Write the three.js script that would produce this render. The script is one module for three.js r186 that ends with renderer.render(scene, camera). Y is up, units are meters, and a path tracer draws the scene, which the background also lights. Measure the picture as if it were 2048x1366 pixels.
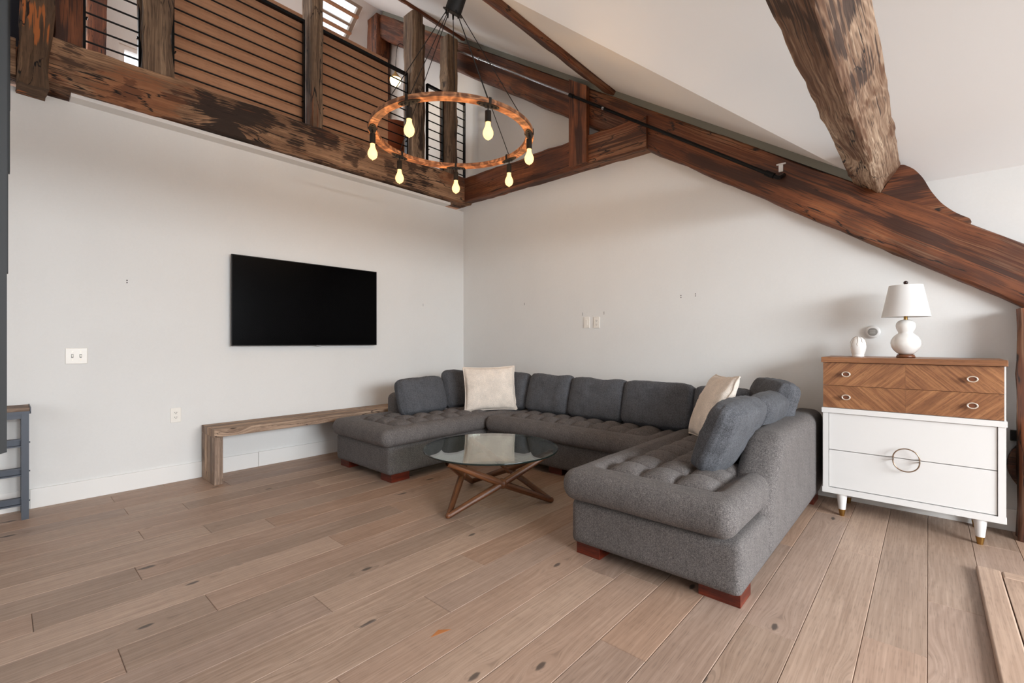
import * as THREE from 'three';
import { RoundedBoxGeometry } from 'three/addons/geometries/RoundedBoxGeometry.js';
import { mergeGeometries, mergeVertices, toCreasedNormals } from 'three/addons/utils/BufferGeometryUtils.js';
import { RectAreaLightUniformsLib } from 'three/addons/lights/RectAreaLightUniformsLib.js';
RectAreaLightUniformsLib.init();

// ---------------------------------------------------------------- camera, sky, daylight, exposure
const scene = new THREE.Scene();
const camera = new THREE.PerspectiveCamera(2 * Math.atan(683 / 922) * 180 / Math.PI, 2048 / 1366, 0.05, 100);
const YAW = Math.atan2(833, 922);
camera.position.set(-4.296, 1.2, 4.788);
camera.lookAt(-4.296 + Math.cos(YAW), 1.2, 4.788 - Math.sin(YAW));
scene.background = new THREE.Color().setRGB(1.5, 1.6, 1.72);
const renderer = new THREE.WebGLRenderer({ antialias: true });
renderer.toneMapping = THREE.LinearToneMapping;
renderer.toneMappingExposure = 1.0;
renderer.shadowMap.enabled = true;
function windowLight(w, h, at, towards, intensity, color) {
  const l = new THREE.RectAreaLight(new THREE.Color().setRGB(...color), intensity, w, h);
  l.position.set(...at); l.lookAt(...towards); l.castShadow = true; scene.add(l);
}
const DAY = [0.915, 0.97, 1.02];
windowLight(9, 5, [-2.9, 4.3, 11.5], [-2.9, 4.1, 0], 29, DAY);               // added outdoor area light standing in for bright sky through the gable window
windowLight(3.2, 1.6, [-2.9, 1.65, 8.12], [-2.9, 0.2, 4], 5.5, DAY);          // gable window of the dormer
windowLight(3.2, 1.5, [-6.45, 1.6, 3.1], [0, 1.5, 3.1], 0.8, DAY);             // window behind the camera
windowLight(1.3, 1.1, [-2.4, 4.6, -3.36], [-2.4, 4.4, 0], 10, DAY);            // loft window
windowLight(2.0, 1.2, [-5.0, 4.65, -3.36], [-5.0, 4.4, 0], 10, DAY);              // added at an unseen second loft window to brighten the loft

// ---------------------------------------------------------------- noise and textures
function rng(seed) { let s = seed >>> 0; return () => { s = (s + 0x6d2b79f5) | 0; let t = Math.imul(s ^ (s >>> 15), 1 | s); t = (t + Math.imul(t ^ (t >>> 7), 61 | t)) ^ t; return ((t ^ (t >>> 14)) >>> 0) / 4294967296; }; }
const PERM = (() => { const r = rng(7), p = new Uint8Array(512); for (let i = 0; i < 256; i++) p[i] = i; for (let i = 255; i > 0; i--) { const j = Math.floor(r() * (i + 1)); const t = p[i]; p[i] = p[j]; p[j] = t; } for (let i = 0; i < 256; i++) p[256 + i] = p[i]; return p; })();
const fade = (t) => t * t * (3 - 2 * t);
function vn(x, y, px, py, seed) {                         // tileable value noise, 0..1
  let xi = Math.floor(x), yi = Math.floor(y); const fx = fade(x - xi), fy = fade(y - yi);
  xi = ((xi % px) + px) % px; yi = ((yi % py) + py) % py; const xj = (xi + 1) % px, yj = (yi + 1) % py;
  const h = (a, b) => PERM[(PERM[(a + seed) & 255] + b * 3 + (a >> 8) * 17 + seed * 5) & 255] / 255;
  const a = h(xi, yi), b = h(xj, yi), c = h(xi, yj), d = h(xj, yj);
  return (a + (b - a) * fx) * (1 - fy) + (c + (d - c) * fx) * fy;
}
function fbm(x, y, px, py, o, seed) { let s = 0, a = 0.5, n = 0; for (let i = 0; i < o; i++) { s += a * vn(x, y, px, py, seed + i * 31); n += a; a *= 0.5; x *= 2; y *= 2; px *= 2; py *= 2; } return s / n; }
const smooth = (a, b, x) => { const t = Math.min(1, Math.max(0, (x - a) / (b - a))); return t * t * (3 - 2 * t); };
const mix = (a, b, t) => [a[0] + (b[0] - a[0]) * t, a[1] + (b[1] - a[1]) * t, a[2] + (b[2] - a[2]) * t];
function tex(w, h, fn, srgb = true) {
  const d = new Uint8Array(w * h * 4);
  for (let y = 0, o = 0; y < h; y++) for (let x = 0; x < w; x++, o += 4) { const c = fn((x + 0.5) / w, (y + 0.5) / h); d[o] = Math.max(0, Math.min(255, c[0])); d[o + 1] = Math.max(0, Math.min(255, c[1])); d[o + 2] = Math.max(0, Math.min(255, c[2])); d[o + 3] = 255; }
  const t = new THREE.DataTexture(d, w, h, THREE.RGBAFormat); t.wrapS = t.wrapT = THREE.RepeatWrapping; t.magFilter = THREE.LinearFilter; t.minFilter = THREE.LinearMipmapLinearFilter; t.generateMipmaps = true; if (srgb) t.colorSpace = THREE.SRGBColorSpace; t.needsUpdate = true; return t;
}
// timber: u runs along the grain. lo/hi = the two ends of the grain's colour
function wood(w, h, p, seed) {
  const r = rng(seed), knots = [];
  for (let i = 0; i < (p.knots || 0); i++) knots.push([r(), r(), (p.knotSize || 0.02) * (0.6 + r()), r()]);
  const ax = p.ax || 4;                                   // metres along over metres across
  return tex(w, h, (u, v) => {
    let du = 0, dv = 0, kn = 0;
    for (const k of knots) {
      let x = u - k[0]; x -= Math.round(x); let y = v - k[1]; y -= Math.round(y);
      const dd = Math.hypot(x * ax * 0.55, y), q = Math.exp(-(dd * dd) / (k[2] * k[2] * 9)); dv += y * q * 1.6; kn = Math.max(kn, 1 - smooth(k[2] * 0.45, k[2] * 0.9, dd + 0.35 * k[2] * (fbm(u * 60, v * 60, 60, 60, 2, seed) - 0.5)));
    }
    const warp = fbm(u * (p.wu || 3), v * (p.wv || 4), p.wu || 3, p.wv || 4, 3, seed) - 0.5, uu = u + du, vv = v - dv;
    const ring = vv * (p.rings || 14) + warp * (p.warp || 3);
    const rr = Math.abs(ring - Math.floor(ring) - 0.5) * 2;
    const st = fbm(uu * (p.su || 6), vv * (p.sv || 90), p.su || 6, p.sv || 90, 3, seed + 3);
    const big = fbm(u * 4, v * 3, 4, 3, 3, seed + 9);
    let t = 0.5 + (p.ringAmp ?? 0.35) * (Math.pow(rr, 1.6) - 0.45) + (p.streak ?? 0.9) * (st - 0.5) + (p.blotch ?? 0.8) * (big - 0.5);
    t = Math.max(0, Math.min(1, t));
    let c = mix(p.lo, p.hi, t);
    const pore = vn(uu * (p.pu || 40), vv * (p.pv || 420), p.pu || 40, p.pv || 420, seed + 5);
    c = mix(c, p.lo.map((q) => q * 0.55), (p.pore ?? 0.35) * smooth(0.62, 0.95, pore));
    for (const s of p.stains || []) {
      const m = fbm(u * s.x, v * s.y, s.x, s.y, 4, seed + s.seed) + 0.4 * (st - 0.5);
      c = mix(c, s.c, (s.a ?? 1) * smooth(s.t, s.t + (s.soft || 0.06), m));
    }
    if (p.crack) { const m = Math.abs(fbm(u * 5, v * 7, 5, 7, 4, seed + 60) - 0.5 + 0.08 * (st - 0.5)); c = mix(c, [18, 11, 8], p.crack * (1 - smooth(0.003, 0.011, m)) * smooth(0.38, 0.54, fbm(u * 3, v * 5, 3, 5, 2, seed + 77))); }
    if (kn > 0) c = mix(c, p.knotC || [45, 30, 22], kn * 0.85);
    return c;
  });
}
const M = {};
const std = (o) => new THREE.MeshStandardMaterial(o);
function woodMat(w, h, p, seed, rough, bump, o = {}) { const t = wood(w, h, p, seed); return std({ map: t, bumpMap: bump ? t : null, bumpScale: bump || 0, roughness: rough, ...o }); }
const BLACK = [36, 24, 17];
M.beamOld = woodMat(2048, 512, { sv: 150, su: 8, pv: 512, pu: 60, pore: 0.55, lo: [118, 86, 62], hi: [204, 162, 126], rings: 7, warp: 3.4, ringAmp: 0.4, streak: 0.8, blotch: 1.1, crack: 1, knots: 5, knotSize: 0.03, stains: [{ x: 13, y: 5, seed: 11, t: 0.6, c: BLACK, a: 0.88, soft: 0.04 }, { x: 24, y: 9, seed: 71, t: 0.62, c: [52, 34, 24], a: 0.7, soft: 0.05 }, { x: 9, y: 4, seed: 41, t: 0.58, c: [142, 80, 44], a: 0.5, soft: 0.1 }] }, 21, 0.8, 0.006);
M.beamRed = woodMat(2048, 512, { sv: 150, su: 8, pv: 512, pu: 60, pore: 0.55, lo: [80, 40, 20], hi: [170, 104, 62], rings: 6, warp: 2.4, ringAmp: 0.3, streak: 0.75, blotch: 0.9, crack: 0.9, knots: 4, knotSize: 0.025, stains: [{ x: 6, y: 3, seed: 12, t: 0.6, c: [58, 30, 18], a: 0.6, soft: 0.14 }, { x: 3, y: 3, seed: 90, t: 0.52, c: [156, 124, 98], a: 0.55, soft: 0.16 }, { x: 4, y: 9, seed: 140, t: 0.6, c: [52, 26, 15], a: 0.75, soft: 0.06 }] }, 33, 0.55, 0.004);
M.beamPale = woodMat(2048, 512, { sv: 150, su: 8, pv: 512, pu: 60, pore: 0.55, lo: [98, 68, 48], hi: [206, 182, 156], rings: 34, warp: 4.5, wu: 11, wv: 7, ringAmp: 0.26, streak: 1.1, blotch: 1.0, crack: 1, knots: 4, knotSize: 0.03, knotC: [74, 44, 26], stains: [{ x: 9, y: 5, seed: 13, t: 0.58, c: [84, 50, 28], a: 0.8, soft: 0.1 }, { x: 8, y: 4, seed: 23, t: 0.66, c: [46, 30, 22], a: 0.8, soft: 0.06 }] }, 44, 0.8, 0.007);
M.post = woodMat(2048, 512, { sv: 150, su: 8, pv: 512, pu: 60, pore: 0.55, lo: [88, 68, 52], hi: [178, 150, 122], rings: 9, warp: 2, ringAmp: 0.3, streak: 1.2, blotch: 0.8, crack: 1, knots: 4, knotSize: 0.03, stains: [{ x: 5, y: 3, seed: 14, t: 0.62, c: [30, 20, 15], a: 0.8, soft: 0.08 }, { x: 3, y: 2, seed: 64, t: 0.6, c: [116, 58, 30], a: 0.6, soft: 0.12 }] }, 55, 0.8, 0.005);
M.hewn = woodMat(1024, 512, { lo: [66, 48, 34], hi: [140, 108, 80], rings: 6, warp: 3, ringAmp: 0.3, streak: 0.6, blotch: 0.8, crack: 1, stains: [{ x: 4, y: 3, seed: 15, t: 0.55, c: [178, 102, 52], a: 0.95, soft: 0.04 }, { x: 6, y: 5, seed: 25, t: 0.66, c: [40, 28, 20], a: 0.8, soft: 0.06 }] }, 66, 0.85, 0.008);
M.panel = woodMat(1024, 512, { lo: [174, 124, 90], hi: [212, 162, 126], rings: 6, warp: 2.5, ringAmp: 0.2, streak: 0.5, blotch: 0.4, pore: 0.2 }, 77, 0.6, 0);
M.table = woodMat(1024, 256, { lo: [70, 38, 20], hi: [142, 90, 54], rings: 6, warp: 1.5, streak: 1, blotch: 0.4, ax: 4 }, 88, 0.4, 0.0004);
M.ringWood = woodMat(1024, 256, { lo: [92, 54, 32], hi: [206, 146, 102], rings: 5, warp: 4, wu: 8, ringAmp: 0.7, streak: 0.8, blotch: 0.5, ax: 4 }, 99, 0.7, 0.002);
M.walnut = woodMat(1024, 1024, { lo: [118, 74, 45], hi: [172, 120, 78], rings: 10, warp: 0.8, ringAmp: 0.16, streak: 1.3, sv: 110, su: 3, blotch: 0.6, ax: 1, pore: 0.3, stains: [{ x: 2, y: 14, seed: 18, t: 0.62, c: [106, 66, 40], a: 0.5, soft: 0.1 }] }, 111, 0.42, 0);
M.foot = woodMat(512, 256, { lo: [62, 18, 10], hi: [118, 44, 24], rings: 4, warp: 1, streak: 0.8, blotch: 0.3, ax: 2 }, 122, 0.35, 0);
const benchP = (lo, hi) => ({ lo, hi, rings: 7, warp: 2.5, ringAmp: 0.3, streak: 1.3, blotch: 0.9, crack: 0.8, knots: 5, knotSize: 0.03, stains: [{ x: 9, y: 3, seed: 19, t: 0.63, c: [72, 54, 42], a: 0.6, soft: 0.1 }] });
M.bench = [woodMat(1024, 256, benchP([126, 102, 84], [204, 176, 150]), 133, 0.75, 0.002), woodMat(1024, 256, benchP([112, 92, 78], [186, 160, 138]), 134, 0.75, 0.002), woodMat(1024, 256, benchP([134, 106, 84], [208, 176, 146]), 135, 0.75, 0.002)];
// oak boards: three figures, several tones
const oak = (seed, warp, ringAmp) => wood(1024, 256, { lo: [152, 128, 111], hi: [194, 170, 152], rings: 9, warp, wu: 3, wv: 2, ringAmp, streak: 0.8, sv: 70, blotch: 0.45, pore: 0.22, pu: 30, pv: 220, knots: 1, knotSize: 0.04, knotC: [84, 74, 68], ax: 3 }, seed);
const oakT = [oak(201, 0.8, 0.1), oak(217, 2.4, 0.18), oak(233, 4, 0.26)];
const TONES = [[1, 0.99, 0.98], [0.95, 0.94, 0.94], [0.98, 0.955, 0.94], [0.93, 0.92, 0.91], [1.02, 1.01, 1.0], [0.97, 0.93, 0.9]];
M.oak = []; for (const t of oakT) for (const c of TONES) M.oak.push(std({ map: t, roughness: 0.5, color: new THREE.Color().setRGB(...c.map((q) => Math.pow(q, 2.4) * 0.95)) }));
M.oakPale = std({ map: oakT[1], roughness: 0.5, color: new THREE.Color().setRGB(1.0, 0.96, 0.92) });
// cloth
function clothTex(base, amp, cell, seed) { return tex(512, 512, (u, v) => { const n = vn(u * cell, v * cell, cell, cell, seed), m = vn(u * cell * 2, v * cell * 2, cell * 2, cell * 2, seed + 4), b = fbm(u * 6, v * 6, 6, 6, 3, seed + 8); const k = 1 + amp * (n - 0.5) + amp * 0.8 * (m - 0.5) + 0.12 * (b - 0.5); return [base[0] * k, base[1] * k, base[2] * k]; }); }
function clothMat(base, amp, cell, seed, bump, sheen) { const t = clothTex(base, amp, cell, seed); return new THREE.MeshPhysicalMaterial({ map: t, bumpMap: t, bumpScale: bump, roughness: 1, sheen, sheenRoughness: 0.6, sheenColor: new THREE.Color(0.5, 0.5, 0.5) }); }
M.sofa = clothMat([96, 91, 89], 0.55, 170, 5, 0.0012, 0.1);
M.cushion = clothMat([80, 81, 85], 0.5, 190, 6, 0.001, 0.1);
M.linen = clothMat([226, 214, 201], 0.16, 200, 8, 0.0012, 0.1);
// paint, metal, glass
const wallT = tex(512, 512, (u, v) => { const n = fbm(u * 90, v * 90, 90, 90, 3, 3), b = fbm(u * 5, v * 5, 5, 5, 3, 13); const k = 1 + 0.012 * (b - 0.5) + 0.01 * (n - 0.5); return [229 * k, 228 * k, 225 * k]; });
M.wall = std({ map: wallT, roughness: 0.85 });
M.ceil = std({ color: 0xf2f1ef, roughness: 0.9 });
M.trim = std({ color: 0xeceae6, roughness: 0.5 });
M.white = std({ color: 0xdedcd9, roughness: 0.35 });
M.plate = std({ color: 0xf0ebe2, roughness: 0.3 });
M.dark = std({ color: 0x15130f, roughness: 0.6 });
M.black = std({ color: 0x0a0a0a, roughness: 0.6 });
M.steel = std({ color: 0x0c0d0f, roughness: 0.4, metalness: 0.6 });
M.grey = std({ color: 0x4b4f57, roughness: 0.45, metalness: 0.3 });
M.iron = std({ color: 0x2c2722, roughness: 0.55, metalness: 0.6 });
M.chrome = std({ color: 0xb9bdc2, roughness: 0.25, metalness: 1 });
M.brass = std({ color: 0xb08a4e, roughness: 0.3, metalness: 1 });
M.nickel = std({ color: 0xe2d6c6, roughness: 0.35, metalness: 0.6 });
M.lampFoot = std({ color: 0x6b3d22, roughness: 0.35 });
M.bronze = std({ color: 0x9c8672, roughness: 0.3, metalness: 1 });
M.screen = new THREE.MeshPhysicalMaterial({ color: 0x010102, roughness: 0.25, specularIntensity: 0.12 });
M.ceramic = new THREE.MeshPhysicalMaterial({ color: 0xeeebe6, roughness: 0.25, clearcoat: 1, clearcoatRoughness: 0.05 });
M.shade = new THREE.MeshPhysicalMaterial({ color: 0xf3f2f0, roughness: 0.95, transmission: 0.25, thickness: 0 });
M.pane = new THREE.MeshPhysicalMaterial({ color: 0xffffff, roughness: 0.02, transmission: 1, thickness: 0, ior: 1.5 });
M.tableGlass = new THREE.MeshPhysicalMaterial({ color: 0xe3ece6, roughness: 0.015, transmission: 1, thickness: 0, ior: 1.9 });
M.glassRim = new THREE.MeshPhysicalMaterial({ color: 0x16211d, roughness: 0.1 });
M.bulb = std({ color: 0xffe2a8, emissive: new THREE.Color().setRGB(1.0, 0.62, 0.24), emissiveIntensity: 1.7, roughness: 0.3 });
M.globe = std({ color: 0xfff2d0, emissive: new THREE.Color().setRGB(1.0, 0.82, 0.5), emissiveIntensity: 3.0, roughness: 0.3 });
M.finial = std({ color: 0x2c150f, roughness: 0.25 });
M.cord = std({ color: 0x17120f, roughness: 0.8 });
M.leather = std({ color: 0x7c4020, roughness: 0.5 });
M.beige = std({ color: 0xb3a598, roughness: 0.6 });
M.navy = std({ color: 0x0f1626, roughness: 0.7 });

// ---------------------------------------------------------------- builders
const V = (x, y, z) => new THREE.Vector3(x, y, z);
const taken = new Map();
function numbered(n) { const k = taken.get(n) || 0; taken.set(n, k + 1); return k ? `${n}_${String(k).padStart(3, '0')}` : n; }
function flat(g) { g = g.index ? g.toNonIndexed() : g; for (const k of Object.keys(g.attributes)) if (!['position', 'normal', 'uv'].includes(k)) g.deleteAttribute(k); return g; }
function join(list) { return list.length === 1 ? list[0] : mergeGeometries(list.map(flat)); }
function mesh(name, geo, mat, parent, at, turn) {
  const m = new THREE.Mesh(Array.isArray(geo) ? join(geo) : geo, mat); m.name = name; m.castShadow = m.receiveShadow = true;
  if (at) m.position.set(...at); if (turn) m.rotation.set(...turn);
  if (parent) parent.add(m); return m;
}
function tag(o, label, category, group) { o.userData = { ...o.userData, label, category }; if (group) o.userData.group = group; return o; }
function thing(name, label, category, at = [0, 0, 0], turn = 0, group) { const o = new THREE.Group(); o.name = numbered(name); scene.add(o); o.position.set(...at); o.rotation.y = turn; return tag(o, label, category, group); }
function one(name, label, category, geo, mat, at, group) { const m = mesh(numbered(name), geo, mat, scene, at); return tag(m, label, category, group); }
function struct(name, geo, mat, parent) { const m = mesh(name, geo, mat, parent || scene); if (!parent) m.userData.kind = 'structure'; return m; }
// uv in metres; the grain axis becomes u
function uvm(g, axis = 'x', su = 1, sv = 1, ou = 0, ov = 0) {
  const p = g.attributes.position, n = g.attributes.normal, a = new Float32Array(p.count * 2), A = { x: 0, y: 1, z: 2 }[axis];
  for (let i = 0; i < p.count; i++) {
    const q = [p.getX(i), p.getY(i), p.getZ(i)], m = [Math.abs(n.getX(i)), Math.abs(n.getY(i)), Math.abs(n.getZ(i))], k = m.indexOf(Math.max(...m));
    const o = [0, 1, 2].filter((e) => e !== k); const ua = k === A ? o[0] : A, va = o.find((e) => e !== ua);
    a[2 * i] = q[ua] * su + ou; a[2 * i + 1] = q[va] * sv + (k === 1 ? 0.37 : 0) + ov;
  }
  g.setAttribute('uv', new THREE.BufferAttribute(a, 2)); return g;
}
function box(x0, x1, y0, y1, z0, z1, axis, su, sv, ou, ov) { const g = new THREE.BoxGeometry(x1 - x0, y1 - y0, z1 - z0); g.translate((x0 + x1) / 2, (y0 + y1) / 2, (z0 + z1) / 2); return uvm(g, axis || 'x', su, sv, ou, ov); }
function rbox(x0, x1, y0, y1, z0, z1, r = 0.004, axis, su, sv, ou, ov, seg = 2) { const g = new RoundedBoxGeometry(x1 - x0, y1 - y0, z1 - z0, seg, r); g.translate((x0 + x1) / 2, (y0 + y1) / 2, (z0 + z1) / 2); return uvm(g, axis || 'x', su, sv, ou, ov); }
function cyl(a, b, r0, r1 = r0, seg = 16, cap = true) { const d = V(...b).sub(V(...a)), L = d.length(), g = new THREE.CylinderGeometry(r1, r0, L, seg, 1, !cap); g.translate(0, L / 2, 0); g.applyQuaternion(new THREE.Quaternion().setFromUnitVectors(V(0, 1, 0), d.normalize())); g.translate(...a); return g; }
function lathe(pts, seg = 48) { return new THREE.LatheGeometry(pts.map((p) => new THREE.Vector2(...p)), seg); }
function tube(pts, r, seg = 24, rs = 8, closed = false) { return new THREE.TubeGeometry(new THREE.CatmullRomCurve3(pts.map((p) => V(...p)), closed), seg, r, rs, closed); }
// a flat polygon (with holes) given in 3D, thickened by an offset
function prism(pts, off, holes = []) {
  const all = [pts, ...holes].map((l) => l.map((p) => V(...p))), n = new THREE.Vector3();
  for (let i = 0; i < all[0].length; i++) { const a = all[0][i], b = all[0][(i + 1) % all[0].length]; n.add(new THREE.Vector3((a.y - b.y) * (a.z + b.z), (a.z - b.z) * (a.x + b.x), (a.x - b.x) * (a.y + b.y))); }
  n.normalize(); const ab = [Math.abs(n.x), Math.abs(n.y), Math.abs(n.z)], k = ab.indexOf(Math.max(...ab));
  const f2 = (p) => k === 0 ? new THREE.Vector2(p.z, p.y) : k === 1 ? new THREE.Vector2(p.x, p.z) : new THREE.Vector2(p.x, p.y);
  let outer = all[0], hs = all.slice(1);
  if (THREE.ShapeUtils.isClockWise(outer.map(f2))) outer = outer.slice().reverse();
  hs = hs.map((h) => THREE.ShapeUtils.isClockWise(h.map(f2)) ? h : h.slice().reverse());
  const tri = THREE.ShapeUtils.triangulateShape(outer.map(f2), hs.map((h) => h.map(f2))), P = [outer, ...hs].flat(), o = V(...off), pos = [], uv = [];
  const push = (...ps) => ps.forEach((p) => { pos.push(p.x, p.y, p.z); });
  const faceN = new THREE.Vector3().crossVectors(P[tri[0][1]].clone().sub(P[tri[0][0]]), P[tri[0][2]].clone().sub(P[tri[0][0]]));
  const flip = faceN.dot(o) > 0;
  for (const [a, b, c] of tri) { const A = P[a], B = P[b], D = P[c], A2 = A.clone().add(o), B2 = B.clone().add(o), D2 = D.clone().add(o); if (flip) { push(A, D, B); push(A2, B2, D2); } else { push(A, B, D); push(A2, D2, B2); } }
  for (const l of [outer, ...hs]) for (let i = 0; i < l.length; i++) { const a = l[i], b = l[(i + 1) % l.length], a2 = a.clone().add(o), b2 = b.clone().add(o); if (flip) { push(a, b, b2); push(a, b2, a2); } else { push(a, b2, b); push(a, a2, b2); } }
  const g = new THREE.BufferGeometry(); g.setAttribute('position', new THREE.Float32BufferAttribute(pos, 3)); g.computeVertexNormals();
  return uvm(g, k === 0 ? 'z' : 'x');
}
// a timber: x along its length from 0, y up, z across; hewn, chamfered, slightly uneven
function timber(L, W, H, o = {}) {
  const { rough = 0.004, cham = 0.012, seed = 1, tl = 4, tw = 1 } = o, seg = o.seg || Math.max(6, Math.round(L / 0.1)), ring = [], r = rng(seed * 977 + 3);
  const c = cham, w = W / 2, h = H / 2, side = 4;
  const cor = [[-h + c, w], [h - c, w], [h, w - c], [h, -w + c], [h - c, -w], [-h + c, -w], [-h, -w + c], [-h, w - c]];
  let per = 0; const pts = [];
  for (let i = 0; i < 8; i++) { const a = cor[i], b = cor[(i + 1) % 8], n = i % 2 === 0 ? side : 1; for (let k = 0; k < n; k++) pts.push([a[0] + (b[0] - a[0]) * k / n, a[1] + (b[1] - a[1]) * k / n]); }
  pts.push(pts[0]);
  const vs = [0]; for (let i = 1; i < pts.length; i++) { per += Math.hypot(pts[i][0] - pts[i - 1][0], pts[i][1] - pts[i - 1][1]); vs.push(per); }
  const ou = r(), ov = r(), pos = [], uv = [], idx = [], N = pts.length;
  for (let s = 0; s <= seg; s++) {
    const x = L * s / seg;
    for (let i = 0; i < N; i++) {
      const j = i % (N - 1), k = rough * 2 * (fbm(x * 5 + 40 + seed * 7, j * 0.7 + seed * 3, 251, N - 1, 3, seed) - 0.5) * 2, d = Math.hypot(pts[i][0], pts[i][1]);
      pos.push(x, pts[i][0] * (1 + k / d), pts[i][1] * (1 + k / d)); uv.push(x / tl + ou, vs[i] / tw + ov);
    }
  }
  for (let s = 0; s < seg; s++) for (let i = 0; i < N - 1; i++) { const a = s * N + i, b = a + 1, e = a + N, f = e + 1; idx.push(a, b, e, b, f, e); }
  for (const s of [0, seg]) { const at = pos.length / 3; pos.push(L * s / seg, 0, 0); uv.push(ou, ov); for (let i = 0; i < N; i++) { const q = s * N + i; pos.push(pos[q * 3], pos[q * 3 + 1], pos[q * 3 + 2]); uv.push(ou + pts[i][0] / tl, ov + pts[i][1] / tw); } for (let i = 0; i < N - 1; i++) s ? idx.push(at, at + 1 + i, at + 2 + i) : idx.push(at, at + 2 + i, at + 1 + i); }
  const g = new THREE.BufferGeometry(); g.setAttribute('position', new THREE.Float32BufferAttribute(pos, 3)); g.setAttribute('uv', new THREE.Float32BufferAttribute(uv, 2)); g.setIndex(idx);
  const p0 = g.attributes.position, chk = new THREE.Vector3().fromBufferAttribute(p0, idx[0]), chB = new THREE.Vector3().fromBufferAttribute(p0, idx[1]), chC = new THREE.Vector3().fromBufferAttribute(p0, idx[2]);
  const nn = chB.clone().sub(chk).cross(chC.clone().sub(chk)); if (nn.dot(V(0, chk.y, chk.z)) < 0) for (let i = 0; i < (seg * (N - 1)) * 6; i += 3) { const t = idx[i]; idx[i] = idx[i + 1]; idx[i + 1] = t; }
  g.setIndex(idx); return toCreasedNormals(g, 0.7);
}
function basis(g, from, xd, yd) { const X = V(...xd).normalize(), Y = V(...yd); Y.addScaledVector(X, -Y.dot(X)).normalize(); const Z = new THREE.Vector3().crossVectors(X, Y); const m = new THREE.Matrix4().makeBasis(X, Y, Z); m.setPosition(...from); return g.applyMatrix4(m); }
function beam(name, label, mat, from, to, up, W, H, o, category = 'beam', group) { const a = V(...from), d = V(...to).sub(a), L = d.length(); return one(name, label, category, basis(timber(L, W, H, o), from, d.toArray(), up), mat, undefined, group); }
// soft goods: a box grid pushed into shape, smooth all over
function soft(nx, ny, nz, fn, scale = 2) {
  let g = new THREE.BoxGeometry(2, 2, 2, nx, ny, nz); g.deleteAttribute('uv'); g.deleteAttribute('normal'); g = mergeVertices(g, 1e-5);
  const p = g.attributes.position;
  for (let i = 0; i < p.count; i++) { const q = fn(p.getX(i), p.getY(i), p.getZ(i)); p.setXYZ(i, q[0], q[1], q[2]); }
  g.computeVertexNormals(); g = g.toNonIndexed(); const P = g.attributes.position, N = g.attributes.normal, t = new Float32Array(P.count * 2);
  for (let i = 0; i < P.count; i += 3) {
    const n = [0, 0, 0]; for (let k = 0; k < 3; k++) { n[0] += N.getX(i + k); n[1] += N.getY(i + k); n[2] += N.getZ(i + k); }
    const m = n.map(Math.abs), d = m.indexOf(Math.max(...m));
    for (let k = i; k < i + 3; k++) { t[2 * k] = (d === 0 ? P.getZ(k) : P.getX(k)) * scale; t[2 * k + 1] = (d === 1 ? P.getZ(k) : P.getY(k)) * scale; }
  }
  g.setAttribute('uv', new THREE.BufferAttribute(t, 2)); return g;
}
function roundTo(x, y, z, hx, hy, hz, rx, ry, rz) { // box point to rounded box with separate radii
  const cx = Math.max(-hx + rx, Math.min(hx - rx, x * hx)), cy = Math.max(-hy + ry, Math.min(hy - ry, y * hy)), cz = Math.max(-hz + rz, Math.min(hz - rz, z * hz));
  let dx = (x * hx - cx) / rx, dy = (y * hy - cy) / ry, dz = (z * hz - cz) / rz; const l = Math.hypot(dx, dy, dz); if (l > 0) { const m = Math.max(Math.abs(dx), Math.abs(dy), Math.abs(dz)) ; const k = m > 0 ? 1 / l : 0; const s = Math.min(1, m); dx *= k * s; dy *= k * s; dz *= k * s; }
  return [cx + dx * rx, cy + dy * ry, cz + dz * rz];
}
function padBox(x0, x1, y0, y1, z0, z1, r, scale = 2.8, warp = (p) => p) { const hx = (x1 - x0) / 2, hy = (y1 - y0) / 2, hz = (z1 - z0) / 2; const sg = (h) => Math.max(8, Math.min(60, Math.round(h * 2 / 0.03))); return soft(sg(hx), sg(hy), sg(hz), (a, b, c) => { const q = roundTo(a, b, c, hx, hy, hz, r, r, r); return warp([q[0] + (x0 + x1) / 2, q[1] + (y0 + y1) / 2, q[2] + (z0 + z1) / 2]); }, scale); }

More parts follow.
